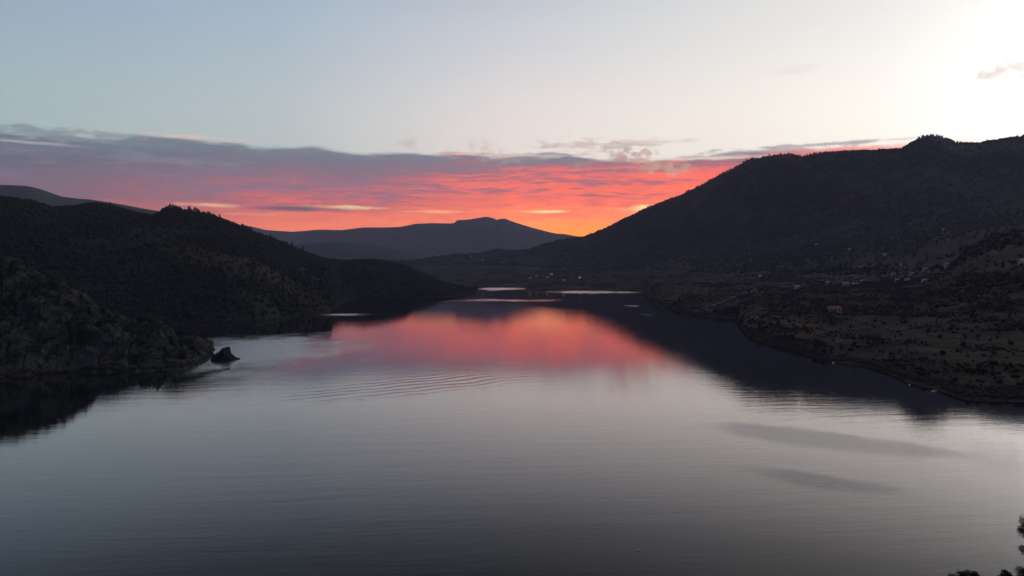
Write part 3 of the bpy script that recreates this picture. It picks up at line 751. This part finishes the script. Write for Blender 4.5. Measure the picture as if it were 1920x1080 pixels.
# ------------------------------------------------------------------ rocks in the water by the headland
M_rock, b = mat('wet_rock', .85, .2)
pr = position(); nz = noise(pr, .5, 6.0, .65)
E.put(b.inputs['Base Color'], mixc(lin(nz, .35, .65), (.006, .006, .007), (.020, .020, .020)))
bp = E.tree.nodes.new('ShaderNodeBump'); bp.inputs['Distance'].default_value = .5; E.put(bp.inputs['Height'], nz); E.tree.links.new(bp.outputs[0], b.inputs['Normal'])
def rock(name, outline, depth, thick, label, seed):
    """outline: photo points of the rock against the water, turned into a jagged solid of its own thickness"""
    pts = np.array([spot_at(px, py, depth) for px, py in outline])
    n = len(pts); rg = np.random.default_rng(seed); V, Fc = [], []
    cen = pts.mean(0); x0, x1 = pts[:, 0].min(), pts[:, 0].max()
    cen = np.array([(x0 + x1) / 2, depth, -1.0])
    lay = [(-1.0, .25), (-.8, .70), (-.35, .93), (0.0, 1.0), (.4, .9), (.8, .62), (1.0, .2)]
    for t, s in lay:
        for p in pts:
            d = p - cen
            q = cen + d * (s, 1, s) + np.array([0, t * thick, 0]) + rg.normal(size=3) * (.55, .6, .5) * (0 if t == 0 else 1)
            if p[2] < -.5: q[2] = -2.0
            V.append(q)
    for k in range(len(lay) - 1):
        for i in range(n):
            Fc.append((k * n + i, k * n + (i + 1) % n, (k + 1) * n + (i + 1) % n, (k + 1) * n + i))
    Fc.append(tuple(range(n))); Fc.append(tuple(reversed(range((len(lay) - 1) * n, len(lay) * n))))
    o = poly_obj(name, [tuple(v) for v in V], Fc, M_rock)
    return tag(o, label, 'rock')
rock('islet_rock', [(396.5, 684), (397.5, 671), (403, 664), (413, 658), (417, 653), (427, 650), (430.5, 654), (432, 661.5), (440, 667.5), (446, 674), (447, 684)], 452, 7.0, 'dark peaked rock standing in the water off the headland', 5)
rock('shore_rock', [(338, 694), (340, 650), (345, 640), (350, 634), (356, 631), (362, 633), (369, 637), (378, 646), (384, 650), (391, 658), (396, 666), (397, 690)], 466, 9.0, 'dark pointed rock ending the headland, left of the peaked rock', 8)
rock('islet_rock', [(444.5, 680), (445, 672.5), (446.5, 671), (448.5, 671.5), (450.5, 672.8), (451, 680)], 455, 1.2, 'tiny rock tip just right of the peaked rock', 6)

# ------------------------------------------------------------------ houses
def wall_mat(name, a, b_):
    m, b = mat(name, .8, .2); E.put(b.inputs['Base Color'], mixc(noise(position(), .6, 4.0), a, b_)); return m
M_white = wall_mat('white_render', (.70, .70, .68), (.82, .81, .78))
M_stone = wall_mat('stone_wall', (.26, .24, .21), (.40, .37, .33))
M_tile = wall_mat('clay_tile', (.32, .12, .06), (.46, .19, .09))
M_grey = wall_mat('grey_roof', (.45, .45, .46), (.62, .62, .62))
M_dark, b = mat('dark_glass', .15, .5); E.put(b.inputs['Base Color'], (.02, .022, .025))
M_lamp = bpy.data.materials.new('lit_window'); M_lamp.use_nodes = True
bb = M_lamp.node_tree.nodes['Principled BSDF']; bb.inputs['Base Color'].default_value = (.8, .7, .5, 1)
bb.inputs['Emission Color'].default_value = (1.0, .82, .6, 1); bb.inputs['Emission Strength'].default_value = 1.2
def box(x0, x1, y0, y1, z0, z1):
    v = [(x, y, z) for z in (z0, z1) for x, y in ((x0, y0), (x1, y0), (x1, y1), (x0, y1))]
    return v, [(0, 3, 2, 1), (4, 5, 6, 7), (0, 1, 5, 4), (1, 2, 6, 5), (2, 3, 7, 6), (3, 0, 4, 7)]
def house(T, px, py, w, d, h, rz, wall, roof, label, group=None, lit=False, name='house', cat='house', rise=.32):
    p = T.hit(px, py + 1.0, 1.0)
    k_ = .55 if T is R else 1.0
    w, d, h = w * k_, d * k_, h * (.5 + k_ / 2)
    root = empty(name, (p[0], p[1], p[2] - .3), rz)
    v, f = box(-w / 2, w / 2, -d / 2, d / 2, -2.5, h)
    n = len(v); r = h + d * rise                               # gable ends
    v += [(-w / 2, 0, r), (w / 2, 0, r)]
    f = [q for q in f if q != (4, 5, 6, 7)] + [(4, n, 7), (5, 6, n + 1)]
    poly_obj('wall', v, f, wall, root)
    e = .35; rr = h - e * 2 * rise
    rv = []
    for zz in (0.06, .26): rv += [(-w / 2 - e, -d / 2 - e, rr + zz), (w / 2 + e, -d / 2 - e, rr + zz), (w / 2 + e, 0, r + zz), (-w / 2 - e, 0, r + zz), (w / 2 + e, d / 2 + e, rr + zz), (-w / 2 - e, d / 2 + e, rr + zz)]
    poly_obj('roof', rv, [(6, 7, 8, 9), (9, 8, 10, 11), (0, 3, 2, 1), (3, 5, 4, 2), (0, 1, 7, 6), (4, 5, 11, 10), (1, 2, 8, 7), (2, 4, 10, 8), (3, 0, 6, 9), (5, 3, 9, 11)], roof, root)
    bx, bf = box(-.5, .5, -d / 2 - .06, -d / 2 + .05, 0, 2.1); poly_obj('door', bx, bf, M_dark, root)
    for sx in (-.3, .3):
        bx, bf = box(w * sx - .6, w * sx + .6, -d / 2 - .08, -d / 2 + .05, 1.0, 2.2); poly_obj('window', bx, bf, M_lamp if lit else M_dark, root)
    return tag(root, label, cat, group)
R = T_right
house(R, 1563, 584, 23, 11, 3.0, .15, M_stone, M_tile, 'orange tiled house alone above the rusty bank of the right shore', rise=.42)
house(R, 1774, 502, 13, 10, 8, .5, M_white, M_grey, 'largest white house, high on the right slope apart from the hamlet')
house(R, 1586, 534, 15, 8, 4.5, -.2, M_white, M_grey, 'long white house at the left end of the hamlet row', 'white houses of the hamlet on the right slope')
house(R, 1603, 534, 16, 7, 2.4, .0, M_stone, M_grey, 'low grey shed touching the long white house', name='shed', cat='shed')
house(R, 1618, 528, 12, 8, 4.5, .3, M_white, M_tile, 'white house with orange roof in the hamlet row', 'white houses of the hamlet on the right slope')
house(R, 1606, 524, 14, 8, 3.5, .1, M_stone, M_tile, 'orange roofed stone house just behind the hamlet row')
for px, py, lab in ((1552, 531, 'faint small white house left of the hamlet row'), (1682, 527, 'small white house, left of the pair in the middle of the slope'), (1701, 527, 'small white house, right and brighter of the middle pair'),
                    (1733, 528, 'small white house at the right end of the row below the large house'), (1675, 516, 'small white house just above the middle pair, to the left'), (1709, 516, 'small white house just above the middle pair, to the right'),
                    (1734, 507, 'small white house between the large house and the middle pair'), (1691, 499, 'small white house above the middle houses, left of the large one')):
    house(R, px, py, 9 + random.random() * 3, 7, 4.2, random.uniform(-.4, .4), M_white, M_grey, lab, 'white houses of the hamlet on the right slope')
for px, py, lab in ((1531, 461, 'tiny white house at the foot of the dark steep slope'), (1593, 470, 'tiny white house right of the topmost left one, near foot of steep slope'), (1509, 493, 'tiny white house alone on brown ground, mid right slope'),
                    (1768, 431, 'highest white house on the right hill, below the summit'), (1916, 494, 'white house at the right edge above the pale knoll'), (1425, 519, 'tiny white house above the terraces'), (1494, 541, 'pale farm building left of the hamlet, on the field edge'),
                    (1659, 479, 'faint tiny house on the upper slope between left and large houses')):
    house(R, px, py, 11, 8, 4.8, random.uniform(-.4, .4), M_white, M_grey, lab, 'scattered white houses on the right hill')
house(R, 1384, 513, 7, 7, 9, .2, M_stone, M_tile, 'narrow stone tower house above the terraces', name='tower_house')
for px, py, lt, lab in ((1034, 515, 1, 'brightest house of the far village beyond the lake head'), (1026, 521, 0, 'house just below the brightest one in the far village'), (1006, 519, 0, 'house left of the brightest one in the far village'), (994, 522, 0, 'leftmost house of the far village'),
                        (1057, 527, 0, 'low house right of the far village, near the water'), (1087, 522, 1, 'lit house furthest right beyond the lake head'), (942, 493, 1, 'left of two lit houses on the far wooded slope'), (975, 494, 1, 'right of two lit houses on the far wooded slope'),
                        (884, 481, 0, 'pale house on the skyline of the low far spur'), (905, 489, 0, 'faint house below the low far spur')):
    house(R, px, py, 13, 9, 6, random.uniform(-.4, .4), M_white, M_grey, lab, 'houses beyond the head of the lake', bool(lt))
house(T_far, 819, 483, 75, 30, 12, 0, M_white, M_grey, 'long pale building at the foot of the far mountain', name='farm_building', cat='building')

# ------------------------------------------------------------------ terraces and track on the right shore
tf_root = empty('terraced_field', tuple(R.hit(1340, 565, 1.0)))
M_terr = wall_mat('terrace_stone', (.17, .13, .105), (.26, .20, .16))
inv = np.array(tf_root.location)
for k in range(11):
    py = 539 + k * 3.7; xl, xr = 1372 - k * 9.5, 1412 - k * 6.0
    P = [R.hit(x, py, 1.0) for x in np.linspace(xl, xr, 9)]
    V, Fc = [], []
    for p in P:
        for dy, zz in ((-.5, -.8), (-.4, 2.0), (.4, 2.0), (.5, -.8)): V.append(tuple(np.array((p[0], p[1] + dy, p[2] + zz)) - inv))
    for i in range(8):
        for j in range(3): Fc.append((i * 4 + j, (i + 1) * 4 + j, (i + 1) * 4 + j + 1, i * 4 + j + 1))
    Fc += [(0, 1, 2, 3), (35, 34, 33, 32)]
    poly_obj('terrace_wall', V, Fc, M_terr, tf_root)
tag(tf_root, 'flight of low stone terrace walls on the right shore slope', 'terraces')
M_track = wall_mat('track_dirt', (.15, .12, .09), (.21, .17, .13))
def track(name, pts, w, kind='structure'):
    P = np.array([R.hit(px, py, 1.0) for px, py in pts])
    t = np.linspace(0, len(P) - 1, len(P) * 5); P = np.stack([np.interp(t, np.arange(len(P)), P[:, k]) for k in range(3)], -1)
    V, Fc = [], []
    for i, p in enumerate(P):
        d = P[min(i + 1, len(P) - 1)] - P[max(i - 1, 0)]; nrm = np.array([-d[1], d[0], 0]); nrm /= np.linalg.norm(nrm) + 1e-6
        for s in (-1, 1): V.append(tuple(p + nrm * s * w / 2 + (0, 0, 1.0)))
        for s in (-1, 1): V.append(tuple(p + nrm * s * w / 2 + (0, 0, -1.5)))
    for i in range(len(P) - 1):
        a, c = i * 4, i * 4 + 4
        Fc += [(a, a + 1, c + 1, c), (a + 1, a + 3, c + 3, c + 1), (a, c, c + 2, a + 2)]
    tag(poly_obj(name, V, Fc, M_track), kind=kind)
track('track', [(1308, 583), (1330, 575), (1352, 568), (1372, 560), (1398, 551), (1420, 546)], 5)
track('track', [(1590, 504), (1620, 499), (1650, 496)], 6)

# ------------------------------------------------------------------ floats and a boat on the water
M_buoy = wall_mat('white_plastic', (.74, .74, .72), (.82, .82, .80))
M_black, b = mat('black_rubber', .6); E.put(b.inputs['Base Color'], (.02, .02, .02))
def buoy(px, py, r, label, group=None):
    d = shore_depth(py); root = empty('buoy', (rof(px, py) * d, d, 0))
    V, Fc = [], []
    prof = [(0, -.9), (.7, -.7), (1, -.1), (.97, .25), (.75, .65), (.35, .9), (.12, .95), (.12, 1.25), (0, 1.3)]
    for q, z in prof:
        for k in range(12): V.append((q * r * math.cos(k * .5236), q * r * math.sin(k * .5236), z * r))
    for i in range(len(prof) - 1):
        for k in range(12): Fc.append((i * 12 + k, i * 12 + (k + 1) % 12, (i + 1) * 12 + (k + 1) % 12, (i + 1) * 12 + k))
    poly_obj('float', V, Fc, M_buoy, root)
    ring = tube([(1.02 * r * math.cos(t), 1.02 * r * math.sin(t), .03) for t in np.linspace(0, 6.28, 15)], [.13 * r] * 15, 6)
    mesh_obj('rope_ring', ring[0], ring[1], M_black, root)
    tag(root, label, 'buoy', group)
buoy(1196, 1033, .24, 'tiny white float alone on open water near the bottom')
buoy(1562, 681, .7, 'white buoy at the shore tip under the rusty bank', 'buoys moored along the right shore')
buoy(1705, 722, .55, 'white buoy off the right shore, nearer of the two', 'buoys moored along the right shore')
def boat(px, py, L, rz, label):
    d = shore_depth(py); root = empty('rowing_boat', (rof(px, py) * d, d, 0), rz)
    st = np.linspace(-1, 1, 11); V, Fc = [], []
    for t in st:
        hw = .19 * L * (1 - max(0, t) ** 2.4) * (1 if t > -1 else .8); sh = .10 * L + .05 * L * max(0, t) ** 2
        for x, z in ((-hw, sh), (-hw * .7, -.05), (0, -.15), (hw * .7, -.05), (hw, sh), (hw * .85, sh - .02), (0, .12), (-hw * .85, sh - .02)): V.append((t * L / 2, x, z))
    for i in range(10):
        for j in range(8): Fc.append((i * 8 + j, i * 8 + (j + 1) % 8, (i + 1) * 8 + (j + 1) % 8, (i + 1) * 8 + j))
    Fc += [tuple(range(8)), tuple(reversed(range(80, 88)))]
    poly_obj('hull', V, Fc, M_buoy, root)
    for t in (-.45, .1):
        bx, bf = box(t * L / 2 - .12, t * L / 2 + .12, -.16 * L, .16 * L, .22, .27); poly_obj('thwart', bx, bf, M_stone, root)
    tag(root, label, 'boat')
boat(1752, 734, 3.4, .5, 'small pale boat drawn up at the right shore')

# ------------------------------------------------------------------ evening haze over the valley
hz = poly_obj('haze', *box(-16000, 16000, -1500, 10700, -10, 820))
mh = bpy.data.materials.new('haze_air'); mh.use_nodes = True; th = mh.node_tree; th.nodes.clear()
pv = th.nodes.new('ShaderNodeVolumePrincipled'); pv.inputs['Color'].default_value = (.68, .67, 1.0, 1); pv.inputs['Density'].default_value = 7.0e-5; pv.inputs['Anisotropy'].default_value = 0.0
oo = th.nodes.new('ShaderNodeOutputMaterial'); th.links.new(pv.outputs[0], oo.inputs['Volume'])
hz.data.materials.append(mh); tag(hz, kind='stuff')
